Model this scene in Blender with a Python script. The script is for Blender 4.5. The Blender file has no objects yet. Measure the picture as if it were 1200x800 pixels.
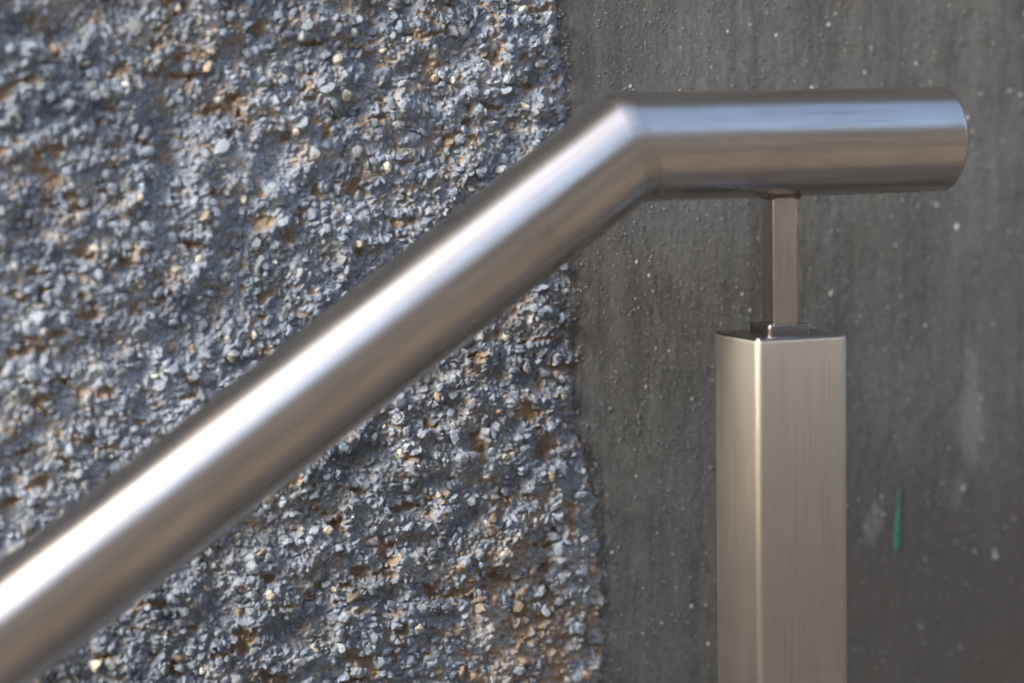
import bpy, bmesh, math, random
import numpy as np
from mathutils import Matrix, Vector

# ------------------------------------------------------------------ camera, sky, sun, exposure
SC = bpy.context.scene
COL = SC.collection
Z0 = 0.88                       # height of the post top above the landing
EXPOSURE = 1.45
SKY_STRENGTH = 0.15
SUN_STRENGTH = 1.5
SUN_ANGLE = 14.0
SUN_ELEV, SUN_AZ = 35.0, -103.0  # azimuth from +Y towards +X

cam_data = bpy.data.cameras.new('camera')
cam = bpy.data.objects.new('camera', cam_data)
COL.objects.link(cam)
SC.camera = cam
cam_data.sensor_width = 36.0
cam_data.lens = 90.94
cam_data.clip_start = 0.02
cam_data.clip_end = 400.0
rt = Vector((0.93418722, -0.35642521, -0.0159786))
up = Vector((0.05012828, 0.0867813, 0.99496541))
fw = Vector((0.35324411, 0.93028494, -0.09893697))
m3 = Matrix((rt, up, -fw)).transposed()
cam.matrix_world = Matrix.Translation((-0.46507, -0.92333, 0.10054 + Z0)) @ m3.to_4x4()
cam_data.dof.use_dof = True
cam_data.dof.focus_distance = 1.054
cam_data.dof.aperture_fstop = 2.9

world = bpy.data.worlds.new('World')
SC.world = world
world.use_nodes = True
wn = world.node_tree
sky = wn.nodes.new('ShaderNodeTexSky')
sky.sky_type = 'NISHITA'
sky.sun_disc = False
sky.sun_elevation = math.radians(SUN_ELEV)
sky.sun_rotation = math.radians(SUN_AZ)
sky.dust_density = 4.6
sky.air_density = 1.3
sky.ozone_density = 1.1
wn.nodes['Background'].inputs[1].default_value = SKY_STRENGTH
wn.links.new(sky.outputs[0], wn.nodes['Background'].inputs[0])

sun_data = bpy.data.lights.new('sun', 'SUN')
sun_data.energy = SUN_STRENGTH
sun_data.angle = math.radians(SUN_ANGLE)
sun_data.color = (1.0, 0.98, 0.955)
sun = bpy.data.objects.new('sun', sun_data)
COL.objects.link(sun)
el, az = math.radians(SUN_ELEV), math.radians(SUN_AZ)
sd = Vector((math.cos(el) * math.sin(az), math.cos(el) * math.cos(az), math.sin(el)))
sun.rotation_euler = sd.to_track_quat('Z', 'Y').to_euler()
sun.location = (-4, -3, 6)

SC.cycles.use_denoising = True
vs = SC.view_settings
vs.view_transform = 'Standard'
vs.look = 'None'
vs.exposure = EXPOSURE
vs.gamma = 1.0
vs.use_curve_mapping = False

rng = np.random.default_rng(7)
random.seed(7)

# ------------------------------------------------------------------ helpers
def link(o, parent=None):
    COL.objects.link(o)
    if parent is not None:
        o.parent = parent
    return o

def tag(o, label=None, cat=None, group=None, kind=None):
    if label: o['label'] = label
    if cat: o['category'] = cat
    if group: o['group'] = group
    if kind: o['kind'] = kind
    return o

def mesh_np(name, V, F, mat, parent=None, smooth=True, col=None, uv=None):
    """V (n,3), F (m,k) with k = 3 or 4; col per vertex (n,3); uv per vertex (n,2)"""
    V = np.ascontiguousarray(V, dtype=np.float32)
    F = np.ascontiguousarray(F, dtype=np.int32)
    me = bpy.data.meshes.new(name)
    k = F.shape[1]
    me.vertices.add(len(V)); me.vertices.foreach_set('co', V.ravel())
    me.loops.add(F.size); me.loops.foreach_set('vertex_index', F.ravel())
    me.polygons.add(len(F))
    me.polygons.foreach_set('loop_start', np.arange(0, F.size, k, dtype=np.int32))
    me.polygons.foreach_set('use_smooth', np.full(len(F), smooth, dtype=bool))
    if col is not None:
        a = me.attributes.new('tint', 'FLOAT_COLOR', 'POINT')
        c = np.ones((len(V), 4), np.float32); c[:, :3] = col
        a.data.foreach_set('color', c.ravel())
    me.update(calc_edges=True)
    if uv is not None:
        l = me.uv_layers.new(name='UVMap')
        l.data.foreach_set('uv', np.asarray(uv, np.float32)[F.ravel()].ravel())
    me.validate()
    if mat is not None:
        me.materials.append(mat)
    o = bpy.data.objects.new(name, me)
    return link(o, parent)

def bm_obj(name, bm, mat, parent=None, smooth=False):
    me = bpy.data.meshes.new(name)
    bm.normal_update()
    bm.to_mesh(me); bm.free()
    if smooth:
        for p in me.polygons: p.use_smooth = True
    me.materials.append(mat)
    return link(bpy.data.objects.new(name, me), parent)

def box_bm(x0, x1, y0, y1, z0, z1):
    bm = bmesh.new()
    r = bmesh.ops.create_cube(bm, size=1.0)
    for v in r['verts']:
        v.co = Vector(((x0 + x1) / 2 + v.co.x * (x1 - x0), (y0 + y1) / 2 + v.co.y * (y1 - y0), (z0 + z1) / 2 + v.co.z * (z1 - z0)))
    return bm

_tab = {}
def vnoise(x, z, sx, sz, seed):
    """smooth value noise, about -1..1"""
    if seed not in _tab:
        _tab[seed] = np.random.default_rng(1000 + seed).uniform(-1, 1, (256, 256))
    T = _tab[seed]
    u = np.asarray(x) / sx + 91.37; v = np.asarray(z) / sz + 57.71
    i = np.floor(u).astype(int); j = np.floor(v).astype(int)
    fu = u - i; fv = v - j
    fu = fu * fu * (3 - 2 * fu); fv = fv * fv * (3 - 2 * fv)
    i0, i1, j0, j1 = i % 256, (i + 1) % 256, j % 256, (j + 1) % 256
    return (T[i0, j0] * (1 - fu) + T[i1, j0] * fu) * (1 - fv) + (T[i0, j1] * (1 - fu) + T[i1, j1] * fu) * fv

def sstep(a, b, x):
    t = np.clip((x - a) / (b - a), 0, 1)
    return t * t * (3 - 2 * t)

# ------------------------------------------------------------------ materials
def new_mat(name):
    m = bpy.data.materials.new(name); m.use_nodes = True
    nt = m.node_tree
    return m, nt, nt.nodes['Principled BSDF']

def nd(nt, t, **kw):
    n = nt.nodes.new(t)
    for k, v in kw.items():
        if k.startswith('i_'):
            n.inputs[k[2:].replace('_', ' ')].default_value = v
        else:
            setattr(n, k, v)
    return n

def ramp(nt, fac, stops):
    r = nd(nt, 'ShaderNodeValToRGB')
    e = r.color_ramp.elements
    while len(e) > 1: e.remove(e[-1])
    e[0].position, e[0].color = stops[0][0], (*stops[0][1], 1)
    for p, c in stops[1:]:
        n = e.new(p); n.color = (*c, 1)
    nt.links.new(fac, r.inputs['Fac'])
    return r.outputs['Color']

def mix(nt, a, b, fac, blend='MIX'):
    n = nd(nt, 'ShaderNodeMix', data_type='RGBA', blend_type=blend)
    for s, v in ((n.inputs[0], fac), (n.inputs[6], a), (n.inputs[7], b)):
        if hasattr(v, 'is_linked'): nt.links.new(v, s)
        elif isinstance(v, tuple): s.default_value = (*v, 1)
        else: s.default_value = v
    return n.outputs[2]

def mapped(nt, out, scale, loc=(0, 0, 0)):
    mp = nd(nt, 'ShaderNodeMapping')
    mp.inputs['Scale'].default_value = scale
    mp.inputs['Location'].default_value = loc
    nt.links.new(out, mp.inputs['Vector'])
    return mp.outputs['Vector']

def noise(nt, vec, scale, detail=3, rough=0.55):
    n = nd(nt, 'ShaderNodeTexNoise')
    n.inputs['Scale'].default_value = scale
    n.inputs['Detail'].default_value = detail
    n.inputs['Roughness'].default_value = rough
    nt.links.new(vec, n.inputs['Vector'])
    return n.outputs['Fac']

def bump(nt, bs, h, strength, dist, prev=None):
    b = nd(nt, 'ShaderNodeBump')
    b.inputs['Strength'].default_value = strength
    b.inputs['Distance'].default_value = dist
    nt.links.new(h, b.inputs['Height'])
    if prev is not None: nt.links.new(prev, b.inputs['Normal'])
    nt.links.new(b.outputs['Normal'], bs.inputs['Normal'])
    return b.outputs['Normal']

def steel(name, base, rough, streak=(6.0, 900.0), aniso=0.5, rot=0.0, cloud=1.0):
    """brushed stainless steel: UV.x runs along the brushing, both in metres"""
    m, nt, bs = new_mat(name)
    bs.inputs['Metallic'].default_value = 1.0
    uv = nd(nt, 'ShaderNodeTexCoord').outputs['UV']
    s1 = noise(nt, mapped(nt, uv, (streak[0], streak[1], 1)), 1.0, 4, 0.65)
    s2 = noise(nt, mapped(nt, uv, (streak[0] * 3, streak[1] * 2.7, 1), (3, 7, 0)), 1.0, 3, 0.6)
    cl = noise(nt, mapped(nt, uv, (28, 55, 1)), 1.0, 4, 0.6)
    c1 = mix(nt, tuple(b * 0.76 for b in base), tuple(min(1, b * 1.14) for b in base), s1)
    q = 1 - 0.26 * cloud
    c2 = ramp(nt, cl, [(0.3, (q, q * 0.99, q * 0.98)), (0.62, (1, 1, 1))])
    s3 = noise(nt, mapped(nt, uv, (streak[0] * 2.2, streak[1] * 1.6, 1), (11, 5, 0)), 1.0, 2, 0.5)
    c3 = ramp(nt, s3, [(0.30, (0.66, 0.65, 0.64)), (0.40, (1, 1, 1)), (0.62, (1, 1, 1)), (0.72, (1.18, 1.18, 1.18))])
    cc = mix(nt, mix(nt, c1, c2, 0.8, 'MULTIPLY'), c3, 0.8, 'MULTIPLY')
    nt.links.new(cc, bs.inputs['Base Color'])
    mr = nd(nt, 'ShaderNodeMapRange')
    mr.inputs['From Min'].default_value = 0.3; mr.inputs['From Max'].default_value = 0.7
    mr.inputs['To Min'].default_value = rough * (1 + 0.3 * cloud)
    mr.inputs['To Max'].default_value = rough * (1 - 0.2 * cloud)
    nt.links.new(cl, mr.inputs['Value'])
    nt.links.new(mr.outputs['Result'], bs.inputs['Roughness'])
    bs.inputs['Anisotropic'].default_value = aniso
    bs.inputs['Anisotropic Rotation'].default_value = rot
    tg = nd(nt, 'ShaderNodeTangent', direction_type='UV_MAP', uv_map='UVMap')
    nt.links.new(tg.outputs['Tangent'], bs.inputs['Tangent'])
    n = bump(nt, bs, s1, 0.16, 0.0003)
    bump(nt, bs, s2, 0.12, 0.0002, n)
    return m

M_TUBE = steel('brushed_tube_steel', (0.655, 0.615, 0.575), 0.22, (8, 900), 0.35)
M_WELD = steel('ground_weld_steel', (0.57, 0.535, 0.50), 0.28, (60, 500), 0.2)
M_POST = steel('brushed_post_steel', (0.545, 0.525, 0.495), 0.42, (9, 1300), 0.92, 0.25, 0.35)
M_STEM = steel('brushed_bar_steel', (0.70, 0.645, 0.575), 0.18, (10, 1500), 0.2, 0.25, 0.5)
M_PLATE = steel('plate_steel', (0.33, 0.32, 0.315), 0.26, (60, 900), 0.0)
M_BEAD = steel('weld_steel', (0.20, 0.185, 0.17), 0.5, (300, 900), 0.0)

def tint_mat(name, rough_lo, rough_hi, bump_scale, bump_d, objcol=False, spec=0.5):
    m, nt, bs = new_mat(name)
    pos = nd(nt, 'ShaderNodeNewGeometry').outputs['Position']
    if objcol:
        c = nd(nt, 'ShaderNodeObjectInfo').outputs['Color']
    else:
        c = nd(nt, 'ShaderNodeAttribute', attribute_name='tint').outputs['Color']
    f = noise(nt, pos, 900.0, 4, 0.7)
    g = noise(nt, pos, 2600.0, 2, 0.6)
    v = mix(nt, c, ramp(nt, f, [(0.25, (0.62, 0.60, 0.58)), (0.5, (1, 1, 1)), (0.75, (1.0, 1.0, 1.0))]), 0.75, 'MULTIPLY')
    nt.links.new(v, bs.inputs['Base Color'])
    mr = nd(nt, 'ShaderNodeMapRange')
    mr.inputs['From Min'].default_value = 0.3; mr.inputs['From Max'].default_value = 0.7
    mr.inputs['To Min'].default_value = rough_lo; mr.inputs['To Max'].default_value = rough_hi
    nt.links.new(f, mr.inputs['Value'])
    nt.links.new(mr.outputs['Result'], bs.inputs['Roughness'])
    bs.inputs['Specular IOR Level'].default_value = spec
    n = bump(nt, bs, f, 0.8, bump_d)
    bump(nt, bs, g, 0.5, bump_d * 0.4, n)
    return m

M_COAT = tint_mat('painted_roughcast', 0.35, 0.8, 900, 0.0006)
M_STONE = tint_mat('painted_gravel', 0.24, 0.70, 900, 0.0006)
M_STONE_ONE = tint_mat('painted_gravel_piece', 0.24, 0.70, 900, 0.0006, objcol=True)

def plaster_mat(name):
    m, nt, bs = new_mat(name)
    pos = nd(nt, 'ShaderNodeNewGeometry').outputs['Position']
    big = noise(nt, mapped(nt, pos, (9, 9, 6)), 1.0, 4, 0.6)
    streak = noise(nt, mapped(nt, pos, (170, 170, 14)), 1.0, 4, 0.6)
    grit = noise(nt, mapped(nt, pos, (620, 620, 380)), 1.0, 5, 0.75)
    c = ramp(nt, big, [(0.3, (0.104, 0.102, 0.097)), (0.5, (0.122, 0.125, 0.124)), (0.7, (0.134, 0.142, 0.149))])
    c = mix(nt, c, ramp(nt, streak, [(0.28, (0.70, 0.69, 0.70)), (0.5, (1, 1, 1)), (0.8, (1.12, 1.10, 1.06))]), 0.7, 'MULTIPLY')
    runs = noise(nt, mapped(nt, pos, (55, 55, 3.5), (2, 0, 4)), 1.0, 5, 0.65)
    c = mix(nt, c, ramp(nt, runs, [(0.30, (0.66, 0.66, 0.69)), (0.48, (1, 1, 1)), (0.70, (1.14, 1.13, 1.10))]), 0.8, 'MULTIPLY')
    mott = noise(nt, mapped(nt, pos, (70, 70, 50), (9, 3, 1)), 1.0, 5, 0.65)
    c = mix(nt, c, ramp(nt, mott, [(0.32, (0.78, 0.77, 0.75)), (0.5, (1, 1, 1)), (0.7, (1.12, 1.13, 1.14))]), 0.8, 'MULTIPLY')
    c = mix(nt, c, ramp(nt, grit, [(0.3, (0.62, 0.62, 0.62)), (0.55, (1, 1, 1)), (0.78, (1.35, 1.35, 1.35))]), 0.8, 'MULTIPLY')
    # pale scuffs and a chalky run, wear with shapes of their own
    def smear(cx, cz, rx, rz, tilt, scale):
        mp = nd(nt, 'ShaderNodeMapping', vector_type='TEXTURE')
        mp.inputs['Location'].default_value = (cx, 0, cz)
        mp.inputs['Rotation'].default_value = (0, tilt, 0)
        mp.inputs['Scale'].default_value = (rx, 1000.0, rz)
        nt.links.new(pos, mp.inputs['Vector'])
        ln = nd(nt, 'ShaderNodeVectorMath', operation='LENGTH')
        nt.links.new(mp.outputs['Vector'], ln.inputs[0])
        w = noise(nt, mapped(nt, pos, (scale, scale, scale * 0.45)), 1.0, 4, 0.65)
        a = nd(nt, 'ShaderNodeMath', operation='MULTIPLY_ADD')
        nt.links.new(w, a.inputs[0]); a.inputs[1].default_value = 1.6
        nt.links.new(ln.outputs['Value'], a.inputs[2])
        r = nd(nt, 'ShaderNodeMapRange', interpolation_type='SMOOTHSTEP')
        r.inputs['From Min'].default_value = 1.85; r.inputs['From Max'].default_value = 1.30
        nt.links.new(a.outputs['Value'], r.inputs['Value'])
        return r.outputs['Result']
    for args, colr, amt in (((0.0815, Z0 - 0.096, 0.0055, 0.0125, 0.28, 380), (0.30, 0.30, 0.30), 0.9),
                            ((0.131, Z0 - 0.050, 0.0075, 0.030, 0.0, 160), (0.22, 0.22, 0.22), 0.8),
                            ((0.124, Z0 - 0.083, 0.004, 0.010, 0.2, 300), (0.22, 0.22, 0.22), 0.8),
                            ((0.140, Z0 - 0.140, 0.11, 0.085, 0.0, 60), (0.105, 0.094, 0.082), 0.75),
                            ((0.150, Z0 - 0.165, 0.03, 0.020, 0.0, 120), (0.13, 0.085, 0.075), 0.4)):
        s = smear(*args)
        k = nd(nt, 'ShaderNodeMath', operation='MULTIPLY'); k.inputs[1].default_value = amt
        nt.links.new(s, k.inputs[0])
        c = mix(nt, c, colr, k.outputs['Value'])
    nt.links.new(c, bs.inputs['Base Color'])
    bs.inputs['Roughness'].default_value = 0.72
    bs.inputs['Specular IOR Level'].default_value = 0.35
    n = bump(nt, bs, grit, 0.5, 0.0008)
    bump(nt, bs, streak, 0.25, 0.001, n)
    return m

M_PLASTER = plaster_mat('grey_plaster')

def simple_mat(name, c, rough=0.8, var=0.2, scale=40.0, bd=0.002):
    m, nt, bs = new_mat(name)
    pos = nd(nt, 'ShaderNodeNewGeometry').outputs['Position']
    f = noise(nt, pos, scale, 5, 0.6)
    nt.links.new(mix(nt, tuple(x * (1 - var) for x in c), tuple(min(1, x * (1 + var)) for x in c), f), bs.inputs['Base Color'])
    bs.inputs['Roughness'].default_value = rough
    bump(nt, bs, f, 0.4, bd)
    return m

M_GREEN = simple_mat('green_paint', (0.045, 0.185, 0.128), 0.75, 0.6, 1100, 0.0008)
M_SPECK = simple_mat('pale_spatter', (0.50, 0.50, 0.48), 0.6, 0.2, 900, 0.0003)
M_REFLECTION_STRIP = simple_mat('reflection_strip_dark', (0.055, 0.054, 0.056), 0.8, 0.25, 30, 0.003)  # near black, for the added strip mirrored in the tube
M_GROUND = simple_mat('tan_paving', (0.125, 0.105, 0.085), 0.85, 0.2, 6, 0.01)
M_FACADE = simple_mat('ochre_render', (0.56, 0.455, 0.355), 0.85, 0.15, 2, 0.01)
M_GLASS = simple_mat('dark_window', (0.05, 0.055, 0.06), 0.15, 0.1, 2, 0.0001)
M_CORE = simple_mat('wall_masonry', (0.20, 0.20, 0.20), 0.9, 0.35, 220, 0.006)

# ------------------------------------------------------------------ setting: ground, facade across the way
bm = bmesh.new()
bmesh.ops.create_grid(bm, x_segments=8, y_segments=8, size=60.0)
tag(bm_obj('ground', bm, M_GROUND), kind='structure')

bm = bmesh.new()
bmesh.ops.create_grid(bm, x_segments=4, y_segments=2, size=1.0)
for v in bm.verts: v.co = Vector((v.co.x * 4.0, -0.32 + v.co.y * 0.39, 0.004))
tag(bm_obj('reflection_strip', bm, M_REFLECTION_STRIP), kind='structure')  # added unseen strip along the wall, darkens the reflection under the tube

bl = link(bpy.data.objects.new('building', None)); bl.location = (0, -7.0, 0)
tag(bl, 'low ochre rendered building across the way, mirrored in the steel tube', 'building')
bm_obj('wall', box_bm(-28, 14, -3.0, 0, 0, 4.8), M_FACADE, bl)  # unseen; stretched left to keep low sky off the post's right face
bm_obj('cornice', box_bm(-28.1, 14.1, -3.1, 0.12, 4.8, 5.0), M_FACADE, bl)
win = None
for k in range(8):
    if win is None:
        win = bm_obj('window', box_bm(-0.5, 0.5, -0.02, 0.03, 0, 1.4), M_GLASS, bl); w_ = win
    else:
        w_ = link(win.copy(), bl)
    w_.location = (-13.0 + k * 3.5, 0.0, 2.6)

# ------------------------------------------------------------------ the wall
WY = 0.075                       # masonry face; relief grows towards -Y
wall = link(bpy.data.objects.new('wall', None))
wall.location = (0, WY, 0)
tag(wall, 'wall of blue-grey painted roughcast beside smooth dark grey plaster', 'wall')
bm_obj('masonry', box_bm(-4, 4, 0, 0.25, 0, 5.5), M_CORE, wall)

BZ = np.array([-0.60, -0.153, -0.1164, -0.085, -0.0649, -0.045, -0.0318, 0.0183, 0.0821, 0.1347, 0.6])
BX = -0.0016 + np.array([-0.049, -0.0500, -0.0480, -0.0500, -0.0535, -0.0590, -0.0612, -0.0605, -0.0620, -0.0665, -0.067])
def edge_x(z):
    return np.interp(z, BZ, BX) + 0.0018 * vnoise(z, z * 0, 0.006, 1, 40) + 0.0007 * vnoise(z, z * 0, 0.002, 1, 41)

# --- stones: position (x, z relative to the post top), radius, protrusion
GX0, GX1, GZ0, GZ1 = -0.372, -0.030, -0.222, 0.172
def base_h(x, z):
    return 0.0032 + (0.35 + 0.65 * sstep(0.0, 0.010, edge_x(z) - x)) * (0.0014 + 0.0025 * vnoise(x, z, 0.014, 0.011, 1) + 0.0018 * vnoise(x, z, 0.0065, 0.0052, 2))
def crevice(x, z):
    a = 0.75 * vnoise(x, z, 0.010, 0.0065, 3) + 0.75 * vnoise(x, z, 0.0040, 0.0030, 4)
    return sstep(0.42, 0.95, a)          # 1 = bare mortar pocket
def scatter(x0, x1, z0, z1, cell, seed):
    g = np.random.default_rng(seed)
    nx, nz = int((x1 - x0) / cell), int((z1 - z0) / cell)
    X, Z = np.meshgrid(np.arange(nx), np.arange(nz), indexing='ij')
    x = x0 + (X.ravel() + g.uniform(0, 1, X.size)) * cell
    z = z0 + (Z.ravel() + g.uniform(0, 1, X.size)) * cell
    keep = (x < edge_x(z) - 0.0004) & (g.uniform(0, 1, x.size) > crevice(x, z) * 0.93)
    return x[keep], z[keep], g
sx, sz, g = scatter(GX0, GX1, GZ0, GZ1, 0.00225, 11)
n = len(sx)
sr = np.clip(g.lognormal(math.log(0.00104), 0.42, n), 0.0006, 0.0027)
sh = base_h(sx, sz) + sr * g.uniform(-0.3, 0.8, n)

PALE = [(-0.0807, 0.1302), (-0.08, 0.1024), (-0.0747, 0.1086), (-0.1197, 0.1033), (-0.1303, 0.1185), (-0.065, -0.0285), (-0.0944, -0.0339), (-0.1216, -0.0662), (-0.2255, 0.1325), (-0.2614, 0.1109), (-0.2466, 0.1025), (-0.243, 0.0587), (-0.1982, 0.0031), (-0.2078, -0.0053), (-0.2026, -0.0049), (-0.2124, 0.1153), (-0.2095, 0.0959), (-0.2002, 0.0574), (-0.168, 0.039), (-0.1786, 0.0829), (-0.1001, -0.0803), (-0.0939, -0.0929), (-0.0652, -0.0422), (-0.1415, 0.1145), (-0.1116, 0.1022), (-0.1343, 0.0658), (-0.2288, -0.036), (-0.2174, -0.0618), (-0.1438, -0.0373), (-0.0998, -0.0596), (-0.0542, -0.079), (-0.1484, -0.0826), (-0.2781, 0.0044), (-0.2603, 0.0401), (-0.2383, -0.0111), (-0.1906, -0.0412), (-0.2228, -0.1303), (-0.1671, -0.1022), (-0.1961, -0.1189)]

BLUE_LO, BLUE_HI = np.array([0.132, 0.164, 0.215]), np.array([0.262, 0.304, 0.366])
BROWN = np.array([0.235, 0.180, 0.128])
def paint_tint(x, z, seed):
    t = 0.5 + 0.5 * vnoise(x, z, 0.03, 0.03, seed) * 0.8 + 0.25 * vnoise(x, z, 0.004, 0.004, seed + 1)
    t = np.clip(t, 0, 1)[:, None]
    return BLUE_LO * (1 - t) + BLUE_HI * t

def stone_colours(x, z, g):
    n = len(x)
    rust = np.exp(-((x + 0.085) / 0.04) ** 2 - ((z + 0.12) / 0.05) ** 2)
    c = paint_tint(x, z, 20) * g.uniform(0.82, 1.22, n)[:, None]
    c *= 1 + 0.012 * g.normal(0, 1, (n, 3))
    u = g.uniform(0, 1, n)
    warm = vnoise(x, z, 0.05, 0.05, 25)
    pale = u < 0.022
    c[pale] = np.array([0.52, 0.49, 0.42]) * g.uniform(0.75, 1.2, pale.sum())[:, None]
    tan = (u > 0.93) & (u < 0.93 + 0.008 + 0.03 * np.clip(warm, 0, 1))
    c[tan] = np.array([0.32, 0.26, 0.20]) * g.uniform(0.7, 1.25, tan.sum())[:, None]
    grey = (u > 0.35) & (u < 0.47)
    c[grey] = np.array([0.235, 0.252, 0.272]) * g.uniform(0.75, 1.25, grey.sum())[:, None]
    rb = g.uniform(0, 1, n) < 0.45 * rust
    c[rb] = np.array([0.235, 0.188, 0.142]) * g.uniform(0.7, 1.3, rb.sum())[:, None]
    return np.clip(c, 0.02, 0.8)
sc_ = stone_colours(sx, sz, g)
for k, (px, pz) in enumerate(PALE):           # the chips that stand out
    i = int(np.argmin((sx - px) ** 2 + (sz - pz) ** 2))
    sx[i], sz[i] = px, pz
    sr[i] = (0.0017, 0.0020, 0.0014, 0.0018)[k % 4]
    sh[i] = base_h(px, pz) + 0.0007
    sc_[i] = ((0.58, 0.56, 0.49), (0.50, 0.47, 0.40), (0.55, 0.55, 0.53), (0.47, 0.40, 0.32))[k % 4]
    if k == 6: sc_[i] = (0.50, 0.33, 0.27)

# --- coat: the paint-clogged mortar skin as a relief grid
D = 0.00041
gx = np.arange(GX0, GX1 + D / 2, D); gz = np.arange(GZ0, GZ1 + D / 2, D)
NX, NZ = len(gx), len(gz)
X, Z = np.meshgrid(gx, gz, indexing='ij')
cv = crevice(X, Z)
Hf = base_h(X, Z) - 0.0016 * cv + 0.00060 * vnoise(X, Z, 0.0022, 0.0018, 5) + 0.00035 * vnoise(X, Z, 0.0009, 0.0009, 6)
Hf = np.maximum(Hf, 0.0004)
XW = X + 0.00035 * vnoise(X, Z, 0.0019, 0.0019, 8); ZW = Z + 0.00035 * vnoise(X, Z, 0.0019, 0.0019, 9)
_a = g.uniform(0, 6.28, n)
DP = np.stack([np.cos(_a), np.sin(_a), g.uniform(0.8, 1.25, n), g.uniform(-1.5, 1.5, n), g.uniform(-1.5, 1.5, n), g.uniform(0.2, 0.6, n), g.uniform(-1.5, 1.5, n), g.uniform(-1.5, 1.5, n), g.uniform(0.25, 0.65, n)], 1)
BIG = 0.0016
SCOL = np.ones((NX, NZ, 3))                     # each chip in the skin takes the paint a little differently
SV = g.uniform(0.80, 1.22, (n, 1)) * (1 + 0.012 * g.normal(0, 1, (n, 3)))
wk = g.uniform(0, 1, n)
SV[wk < 0.03] *= np.array([1.5, 1.32, 1.02])
SV[wk > 0.985] *= np.array([1.15, 0.92, 0.70])
for i in np.argsort(sh):
    r = sr[i] * 1.25
    a0, a1 = max(0, int((sx[i] - r - GX0) / D)), min(NX, int((sx[i] + r - GX0) / D) + 2)
    b0, b1 = max(0, int((sz[i] - r - GZ0) / D)), min(NZ, int((sz[i] + r - GZ0) / D) + 2)
    if a1 <= a0 or b1 <= b0: continue
    dx = XW[a0:a1, b0:b1] - sx[i]; dz = ZW[a0:a1, b0:b1] - sz[i]
    ca, sa_, ra, a1_, b1_, c1_, a2_, b2_, c2_ = DP[i]
    u = (dx * ca + dz * sa_) / (r * ra); v = (dz * ca - dx * sa_) / (r / ra)
    q = u * u + v * v
    top = np.minimum(np.minimum(1.1 * r * np.sqrt(np.clip(1 - q * q, 0, 1)), c1_ * r + a1_ * dx + b1_ * dz), c2_ * r + a2_ * dx + b2_ * dz)
    dome = sh[i] - (0.25 if sr[i] <= BIG else 0.75) * sr[i] + top - 1.0 * (q >= 1)
    S = Hf[a0:a1, b0:b1]
    w = dome > S
    S[w] = dome[w]
    SCOL[a0:a1, b0:b1][w] = SV[i]
Hb = Hf.copy()                                 # the paint rounds the inner corners a little
Hb[1:-1, 1:-1] = (Hf[1:-1, 1:-1] * 6 + Hf[:-2, 1:-1] + Hf[2:, 1:-1] + Hf[1:-1, :-2] + Hf[1:-1, 2:]) / 10
Hf = np.maximum(Hb, Hf - 0.0004)
Hf += 0.00022 * vnoise(X, Z, 0.0010, 0.0009, 7)
EX = edge_x(Z)
fade = sstep(0.0, 0.006, X - EX)               # past the edge the skin dives behind the plaster
Hf = Hf * (1 - fade) + 0.0004 * fade
pn = 0.9 * vnoise(X, Z, 0.006, 0.0045, 30) + 0.6 * vnoise(X, Z, 0.0022, 0.0018, 31) + 0.5 * vnoise(X, Z, 0.05, 0.04, 32)
lip = np.clip((Hf - base_h(X, Z)) / 0.0022, -1, 1)
bare = 1 - sstep(-0.6, 0.6, lip * 0.95 + pn * 0.6 + 0.32 - 0.9 * cv - 0.75 * np.exp(-((X + 0.085) / 0.035) ** 2 - ((Z + 0.115) / 0.05) ** 2))
tint = paint_tint(X.ravel(), Z.ravel(), 20) * SCOL.reshape(-1, 3)
bw = np.clip(bare.ravel(), 0, 1)[:, None]
brown = BROWN * (1 + 0.25 * vnoise(X, Z, 0.008, 0.008, 33).ravel()[:, None])
tint = tint * (1 - bw) + brown * bw
chalk = sstep(0.45, 0.9, vnoise(X, Z, 0.013, 0.010, 34) + 0.4 * vnoise(X, Z, 0.003, 0.003, 35)).ravel()[:, None] * 0.75
tint = tint * (1 - chalk) + np.array([0.33, 0.34, 0.35]) * chalk
V = np.stack([X.ravel(), -Hf.ravel(), Z.ravel() + Z0], 1)
I = np.arange(NX * NZ).reshape(NX, NZ)
F = np.stack([I[:-1, :-1], I[1:, :-1], I[1:, 1:], I[:-1, 1:]], -1).reshape(-1, 4)
coat = mesh_np('roughcast_coat', V, F, M_COAT, wall, col=tint)
coat['label'] = 'rough blue-grey painted pebble coat with brown pockets'

# --- gravel shapes
def ico(sub):
    bm = bmesh.new(); bmesh.ops.create_icosphere(bm, subdivisions=sub, radius=1.0)
    v = np.array([q.co[:] for q in bm.verts]); f = np.array([[w.index for w in p.verts] for p in bm.faces])
    bm.free(); return v, f
def gravel(v, g):
    """a chip: sphere cut by random planes, softened"""
    k = 9
    nr = g.normal(0, 1, (k, 3)); nr /= np.linalg.norm(nr, axis=1)[:, None]
    d = g.uniform(0.36, 0.75, k)
    dot = v @ nr.T
    lim = np.where(dot > 0.05, d / np.maximum(dot, 0.05), 9)
    r = np.minimum(1.0, lim.min(1))
    r /= r.mean() * 1.08
    return v * r[:, None]
SH2 = [gravel(ico(2)[0], rng) for _ in range(14)]; F2 = ico(2)[1]
t_ = (1 + 5 ** 0.5) / 2
V0 = np.array([(-1, t_, 0), (1, t_, 0), (-1, -t_, 0), (1, -t_, 0), (0, -1, t_), (0, 1, t_), (0, -1, -t_), (0, 1, -t_), (t_, 0, -1), (t_, 0, 1), (-t_, 0, -1), (-t_, 0, 1)]) / math.sqrt(1 + t_ * t_)
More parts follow.
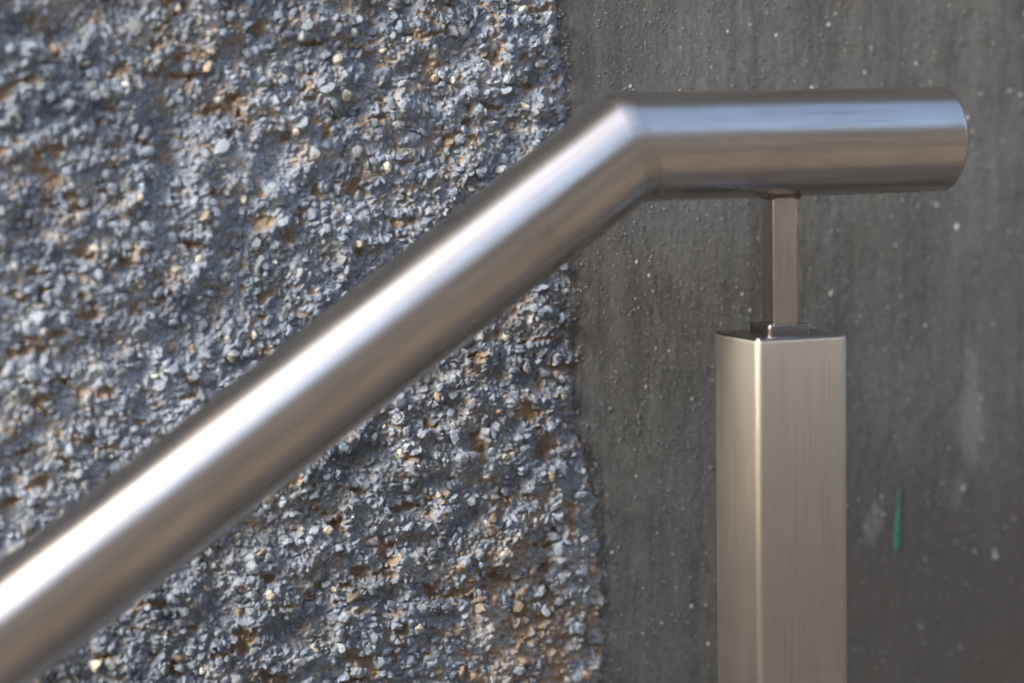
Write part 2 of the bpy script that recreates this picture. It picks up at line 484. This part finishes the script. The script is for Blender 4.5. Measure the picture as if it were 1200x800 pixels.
F0 = np.array([(0, 11, 5), (0, 5, 1), (0, 1, 7), (0, 7, 10), (0, 10, 11), (1, 5, 9), (5, 11, 4), (11, 10, 2), (10, 7, 6), (7, 1, 8), (3, 9, 4), (3, 4, 2), (3, 2, 6), (3, 6, 8), (3, 8, 9), (4, 9, 5), (2, 4, 11), (6, 2, 10), (8, 6, 7), (9, 8, 1)])
SH0 = [V0 * rng.uniform(0.75, 1.1, (12, 1)) for _ in range(10)]

def rand_rot(g, n):
    q = g.normal(0, 1, (n, 4)); q /= np.linalg.norm(q, axis=1)[:, None]
    w, x, y, z = q.T
    return np.stack([1 - 2 * (y * y + z * z), 2 * (x * y - z * w), 2 * (x * z + y * w),
                     2 * (x * y + z * w), 1 - 2 * (x * x + z * z), 2 * (y * z - x * w),
                     2 * (x * z - y * w), 2 * (y * z + x * w), 1 - 2 * (x * x + y * y)], 1).reshape(n, 3, 3)

def gravel_mass(name, x, z, h, r, col, shapes, faces, g, mat, parent):
    n = len(x)
    R = rand_rot(g, n)
    S = r[:, None] * g.uniform(0.6, 1.3, (n, 3))
    kind = g.integers(0, len(shapes), n)
    B = np.stack(shapes)[kind] * S[:, None, :]
    P = np.einsum('nij,nkj->nki', R, B)
    P[:, :, 1] *= 0.85
    P += np.stack([x, -h, z + Z0], 1)[:, None, :]
    nv = P.shape[1]
    FF = (faces[None] + (np.arange(n) * nv)[:, None, None]).reshape(-1, 3)
    return mesh_np(name, P.reshape(-1, 3), FF, mat, parent, smooth=False, col=np.repeat(col, nv, 0))

# which stones the photograph shows largest: in frame, not behind the rail
def in_view(x, z):
    rail_z = 0.0754 + (x + 0.066) * 0.684          # axis of the sloping tube (rail plane)
    # the wall lies behind the rail and is seen past it: shift by the viewing angle
    xr = x - 0.036; zr = z + 0.004
    d = (zr - (0.0754 + (xr + 0.066) * 0.684)) * 0.825
    return (x > -0.285) & (x < -0.05) & (z < 0.13) & (z > -0.15) & (np.abs(d) > 0.026)
isp = np.zeros(n, bool)
score = np.where(in_view(sx, sz), sr + 0.25 * sh, 0)
for px, pz in PALE:
    i = int(np.argmin((sx - px) ** 2 + (sz - pz) ** 2))
    if score[i] > 0: score[i] += 1
part_idx = np.argsort(-score)[:300]
isp[part_idx] = True

proto = []
for s in SH2:
    me = bpy.data.meshes.new('stone')
    me.from_pydata([tuple(v) for v in s], [], [tuple(int(q) for q in f) for f in F2])
    me.materials.append(M_STONE_ONE)
    proto.append(me)
for i in part_idx:
    o = bpy.data.objects.new('stone', random.choice(proto))
    link(o, coat)
    o.location = (sx[i], -(sh[i] - 0.10 * sr[i]), sz[i] + Z0)
    o.rotation_euler = (random.uniform(0, 6.3), random.uniform(0, 6.3), random.uniform(0, 6.3))
    s = sr[i]
    o.scale = (s * random.uniform(0.8, 1.2), s * random.uniform(0.65, 0.95), s * random.uniform(0.8, 1.2))
    o.color = (*[float(q) for q in sc_[i]], 1)

rest = np.where(~isp)[0]
big = rest[sr[rest] > BIG]
tag(gravel_mass('gravel', sx[big], sz[big], sh[big] - 0.15 * sr[big], sr[big] * 0.95, sc_[big], SH2, F2, g, M_STONE, coat), kind='stuff')
# grit: crumbs clinging to the skin
gn = 15000
qx = g.uniform(GX0, GX1 - 0.01, gn); qz = g.uniform(GZ0, GZ1, gn)
k_ = qx < edge_x(qz) + 0.001; qx, qz = qx[k_], qz[k_]
qi = np.clip(((qx - GX0) / D).round().astype(int), 0, NX - 1); qj = np.clip(((qz - GZ0) / D).round().astype(int), 0, NZ - 1)
qc = stone_colours(qx, qz, g)
qb = (crevice(qx, qz) > 0.3) & (g.uniform(0, 1, len(qx)) < 0.75)
qc[qb] = BROWN * g.uniform(0.75, 1.5, qb.sum())[:, None]
qr = g.uniform(0.0003, 0.0008, len(qx))
tag(gravel_mass('grit', qx, qz, Hf[qi, qj] + qr * 0.2, qr, qc, SH0, F0, g, M_STONE, coat), kind='stuff')
# stray chips trowelled over with the plaster along the edge
mz = g.uniform(-0.2, 0.17, 420); mx = edge_x(mz) + np.abs(g.normal(0, 0.0035, 420))
mr_ = g.uniform(0.0004, 0.0012, 420)
mc = np.array([0.140, 0.146, 0.158]) * g.uniform(0.85, 1.5, (420, 1))
tag(gravel_mass('stray_gravel', mx, mz, 0.0027 - mr_ * 0.2, mr_, mc, SH2, F2, g, M_STONE, coat), kind='stuff')
# beyond the picture the coat goes on in coarser gravel
ox, oz, g2 = scatter(-0.80, -0.04, -0.45, 0.42, 0.0040, 12)
k_ = (ox < GX0) | (oz < GZ0) | (oz > GZ1)
ox, oz = ox[k_], oz[k_]
orr = np.clip(g2.lognormal(math.log(0.0022), 0.3, len(ox)), 0.001, 0.004)
tag(gravel_mass('outlying_gravel', ox, oz, orr * 0.4 + 0.001, orr, stone_colours(ox, oz, g2), SH0, F0, g2, M_STONE, coat), kind='stuff')

# --- plaster: trowelled skin with vertical drag marks
D2 = 0.00085
px_ = np.arange(-0.082, 0.30, D2); pz_ = np.arange(-0.24, 0.19, D2)
PX, PZ = np.meshgrid(px_, pz_, indexing='ij')
ph = 0.0030 + 0.0003 * vnoise(PX, PZ, 0.03, 0.05, 50)
ph += 0.00008 * vnoise(PX, PZ, 0.0020, 0.0075, 51)
PE = edge_x(PZ)
near = 1 - sstep(0.0, 0.011, PX - PE)          # coarse dragged margin along the roughcast
ph += near * (0.0007 * vnoise(PX, PZ, 0.0030, 0.0042, 55) + 0.0006 * vnoise(PX, PZ, 0.0014, 0.0020, 56) - 0.0003)
under = 1 - sstep(-0.0030, 0.0012, PX - PE)
ph = ph * (1 - under) + 0.0002 * under
PN, QN = len(px_), len(pz_)
I = np.arange(PN * QN).reshape(PN, QN)
F = np.stack([I[:-1, :-1], I[1:, :-1], I[1:, 1:], I[:-1, 1:]], -1).reshape(-1, 4)
plaster = mesh_np('plaster_coat', np.stack([PX.ravel(), -ph.ravel(), PZ.ravel() + Z0], 1), F, M_PLASTER, wall)
plaster['label'] = 'smooth dark grey plaster with vertical drag marks and pale specks'
# plain plaster round it
for x0, x1, z0, z1 in ((-0.045, 4.0, 1.0705, 5.49), (-0.045, 4.0, 0.0, 0.6395), (0.2985, 4.0, 0.6405, 1.0695)):
    bm_obj('outer_plaster', box_bm(x0, x1, -0.0028, 0.01, z0, z1), M_PLASTER, wall)

# sand grains standing in the plaster skin
gsd = np.random.default_rng(31)
NSD = 30000
ax = gsd.uniform(-0.062, 0.20, NSD); az_ = gsd.uniform(-0.185, 0.155, NSD)
k_ = (ax > edge_x(az_) + 0.001) & (gsd.uniform(-0.4, 1, NSD) < 0.75 + 0.5 * vnoise(ax, az_, 0.012, 0.03, 61))
ax, az_ = ax[k_], az_[k_]
ar = np.clip(gsd.lognormal(math.log(0.00038), 0.35, len(ax)), 0.0002, 0.0009)
ac = np.array([0.122, 0.125, 0.124]) * gsd.uniform(0.55, 1.5, (len(ax), 1))
ai = np.clip(((ax - px_[0]) / D2).round().astype(int), 0, PN - 1); aj = np.clip(((az_ - pz_[0]) / D2).round().astype(int), 0, QN - 1)
tag(gravel_mass('sand_grains', ax, az_, ph[ai, aj] - ar * 0.25, ar, ac, SH0, F0, gsd, M_STONE, plaster), kind='stuff')

# spatter on the plaster
def blob_mass(name, cx, cz, h, r, mat, parent, g):
    k = 7
    Vs, Fs = [], []
    for i in range(len(cx)):
        a0 = g.uniform(0, 6.28); st = g.uniform(0.8, 1.5); b = len(Vs)
        for ring, (rr, hh) in enumerate(((1.0, 0.0), (0.6, 0.30))):
            for j in range(k):
                a = a0 + j * 2 * math.pi / k
                q = r[i] * rr * g.uniform(0.75, 1.15)
                Vs.append((cx[i] + q * math.cos(a), -(h[i] + hh * r[i]), Z0 + cz[i] + q * math.sin(a) * st))
        Vs.append((cx[i], -(h[i] + 0.38 * r[i]), Z0 + cz[i]))
        for j in range(k):
            j1 = (j + 1) % k
            Fs += [(b + j, b + j1, b + k + j1), (b + j, b + k + j1, b + k + j), (b + k + j, b + k + j1, b + 2 * k)]
    return mesh_np(name, np.array(Vs), np.array(Fs), mat, parent)
def ph_at(x, z):
    return ph[np.clip(((x - px_[0]) / D2).round().astype(int), 0, PN - 1), np.clip(((z - pz_[0]) / D2).round().astype(int), 0, QN - 1)]
gs = np.random.default_rng(5)
N = 1500
cx = gs.uniform(-0.045, 0.29, N); cz = gs.uniform(-0.23, 0.18, N)
dens = 0.6 + 0.5 * vnoise(cx, cz, 0.02, 0.02, 60)
k_ = gs.uniform(0, 1, N) < dens
cx, cz = cx[k_], cz[k_]
cr_ = np.clip(gs.lognormal(math.log(0.00033), 0.5, len(cx)), 0.00018, 0.0011)
tag(blob_mass('paint_specks', cx, cz, ph_at(cx, cz) - 0.00003, cr_, M_SPECK, plaster, gs), kind='stuff')

# thin paint strokes lying on the plaster
def stroke(name, pts, wid, mat):
    Vs, Fs = [], []
    m_ = len(pts)
    for i, (x, z) in enumerate(pts):
        w = wid[i]; h = float(ph_at(np.array([x]), np.array([z]))[0])
        for s, e in ((-1, 0.0), (-0.6, 0.00028), (0, 0.00036), (0.6, 0.00028), (1, 0.0)):
            Vs.append((x + s * w, -(h + e + 0.00004), Z0 + z))
    for i in range(m_ - 1):
        for j in range(4):
            a = i * 5 + j
            Fs.append((a, a + 1, a + 6, a + 5))
    return mesh_np(name, np.array(Vs), np.array(Fs)[:, ::-1], mat, plaster)
zz = np.linspace(-0.1068, -0.0790, 24)
wd = np.interp(zz, [-0.1068, -0.1060, -0.098, -0.090, -0.082, -0.079], [0.0006, 0.0015, 0.0015, 0.0011, 0.0006, 0.0002]) * (1 + 0.45 * vnoise(zz, zz, 0.0013, 1, 70))
s_ = stroke('paint_streak', [(0.0936 + 0.0010 * (z + 0.1068) / 0.0278 + 0.0002 * math.sin(z * 900), z) for z in zz], wd, M_GREEN)
s_['label'] = 'green dash of paint on the plaster'

# ------------------------------------------------------------------ the handrail
R_T = 0.0212
H_AX, X_B, SL, X_E = 0.07539, -0.0660, 0.59962, 0.0735
rail = link(bpy.data.objects.new('handrail', None))
tag(rail, 'brushed stainless steel tube handrail bending level on a square post', 'handrail')
NS = 128
th = np.linspace(0, 2 * np.pi, NS + 1)
d1 = np.array([math.cos(SL), 0, math.sin(SL)]); d2 = np.array([1.0, 0, 0])
B = np.array([X_B, 0, H_AX + Z0])
n1 = np.array([-math.sin(SL), 0, math.cos(SL)]); n2 = np.array([0, 0, 1.0]); e_y = np.array([0, -1.0, 0])
def ring_pt(d, nn, s):      # generator point at axial distance s (array over theta)
    return B + R_T * (np.sin(th)[:, None] * nn + np.cos(th)[:, None] * e_y) + s[:, None] * d
s1 = R_T * np.sin(th) * math.tan(SL / 2)          # mitre offset, sloping tube
# mitre: sloping tube's top generator runs farther up; level tube starts where it ends
EPS = 0.0040
def tube_grid(rings, us, name, mat, close=False):
    V = np.concatenate(rings); nr = len(rings); k = NS + 1
    I = np.arange(nr * k).reshape(nr, k)
    F = np.stack([I[:-1, :-1], I[:-1, 1:], I[1:, 1:], I[1:, :-1]], -1).reshape(-1, 4)
    uv = np.stack([np.repeat(us, k), np.tile(th * R_T, nr)], 1)
    return mesh_np(name, V, F, mat, rail, uv=uv)
# signs: on the outside (top) of the bend both tubes are longer
sa = s1; sb = -s1
P1 = ring_pt(d1, n1, sa); P2 = ring_pt(d2, n2, sb)      # coincide on the mitre plane
L1 = (H_AX + Z0) / math.sin(SL) + 0.02
ts = np.concatenate([np.linspace(-L1, -0.1, 30), np.linspace(-0.095, 0, 12)])
rings = [ring_pt(d1, n1, np.where(True, t + (sa - EPS) * (1.0 if t > -0.05 else 0.0), 0)) for t in ts if t <= -0.03] + [ring_pt(d1, n1, sa - EPS)]
us = np.array([t for t in ts if t <= -0.03] + [0.0])
tube_grid(rings, us, 'sloping_tube', M_TUBE)
ts = np.linspace(0.03, X_E - X_B - 0.0016, 14)
rings = [ring_pt(d2, n2, sb + EPS)] + [ring_pt(d2, n2, np.full(NS + 1, t)) for t in ts]
tube_grid(rings, np.concatenate([[0], ts]), 'level_tube', M_TUBE)
J = []; A0 = ring_pt(d1, n1, sa - EPS); A1 = (P1 + P2) / 2; A2 = ring_pt(d2, n2, sb + EPS)
for t in np.linspace(0, 1, 9):
    J.append(A0 * (1 - t) ** 2 + A1 * 2 * t * (1 - t) + A2 * t * t)
tube_grid(J, np.linspace(0, 0.008, 9), 'welded_joint', M_WELD)
# end cap with a broken edge
cap = []; cu = []
for ex, rr in ((-0.0016, 1.0), (-0.0004, 1.0), (-0.0001, 0.994), (0.0, 0.98), (0.0, 0.6), (0.0, 0.02)):
    cap.append(np.array([X_E + ex, 0, H_AX + Z0]) + rr * R_T * (np.sin(th)[:, None] * n2 + np.cos(th)[:, None] * e_y)); cu.append(1 - rr)
tube_grid(cap, np.array(cu), 'end_cap', M_TUBE)

def rsq(hw, rad, seg=7):
    """rounded square outline, counter-clockwise from above, with arc length"""
    P = []
    for q, (cx, cy) in enumerate(((1, -1), (1, 1), (-1, 1), (-1, -1))):
        for k in range(seg + 1):
            a = -math.pi / 2 + q * math.pi / 2 + k * math.pi / 2 / seg
            P.append((cx * (hw - rad) + rad * math.cos(a), cy * (hw - rad) + rad * math.sin(a)))
    return np.array(P)
def square_bar(name, hw, rad, z0, z1, mat, parent, edge=0.0004, nz=3):
    prof = [(z0, 0)] + [(z0 + (z1 - edge - z0) * t, 0) for t in np.linspace(0.02, 1, nz)]
    prof += [(z1 - edge * 0.3, edge * 0.3), (z1, edge), ]
    rings, us = [], []
    for z, ins in prof:
        p = rsq(hw - ins, max(rad - ins, 1e-4)); p = np.vstack([p, p[:1]])
        rings.append(np.column_stack([p, np.full(len(p), z + Z0)])); us.append(z)
    rings.append(np.column_stack([np.zeros((len(p), 2)), np.full(len(p), z1 + Z0)])); us.append(z1 + hw)
    k = len(p); nr = len(rings)
    I = np.arange(nr * k).reshape(nr, k)
    F = np.stack([I[:-1, :-1], I[:-1, 1:], I[1:, 1:], I[1:, :-1]], -1).reshape(-1, 4)
    seg = np.concatenate([[0], np.cumsum(np.linalg.norm(np.diff(np.vstack([rsq(hw, rad), rsq(hw, rad)[:1]]), axis=0), axis=1))])
    uv = np.stack([np.repeat(us, k), np.tile(seg, nr)], 1)
    o = mesh_np(name, np.concatenate(rings), F, mat, parent, uv=uv)
    # flat shading across the long flats' ends is avoided by splitting at sharp edges
    o.data.set_sharp_from_angle(angle=math.radians(40))
    return o

post = square_bar('post', 0.0200, 0.0026, -Z0 - 0.0, -0.0009, M_POST, rail, 0.0006, 6)
cap_o = square_bar('post_cap', 0.0196, 0.0022, -0.0030, 0.0, M_PLATE, post, 0.0005)
plate = square_bar('plate', 0.0094, 0.0020, -0.0002, 0.0040, M_PLATE, rail, 0.0004)
stem = square_bar('stem', 0.00530, 0.0005, 0.0038, H_AX - R_T + 0.004, M_STEM, rail, 0.0002)
# weld bead where the stem meets the tube, and a fine one at its foot
def bead(name, hw, zc, rad, follow, mat, g):
    p = rsq(hw, 0.0012, 6); k = len(p); m = 8
    Vs = []
    for i in range(k):
        q = p[i]; out = q / np.linalg.norm(q)
        base_z = (H_AX - math.sqrt(R_T ** 2 - q[1] ** 2)) if follow else zc
        rr = rad * (1 + 0.25 * g.normal())
        for j in range(m):
            a = j * 2 * math.pi / m
            Vs.append((q[0] + out[0] * rr * math.cos(a), q[1] + out[1] * rr * math.cos(a), Z0 + base_z + rr * 0.8 * math.sin(a)))
    I = np.arange(k * m).reshape(k, m)
    F = np.stack([I, np.roll(I, -1, 0), np.roll(np.roll(I, -1, 0), -1, 1), np.roll(I, -1, 1)], -1).reshape(-1, 4)
    V = np.array(Vs)
    return mesh_np(name, V, F, mat, rail, uv=V[:, [0, 2]])
bead('weld_bead', 0.0056, 0, 0.0014, True, M_BEAD, gs)
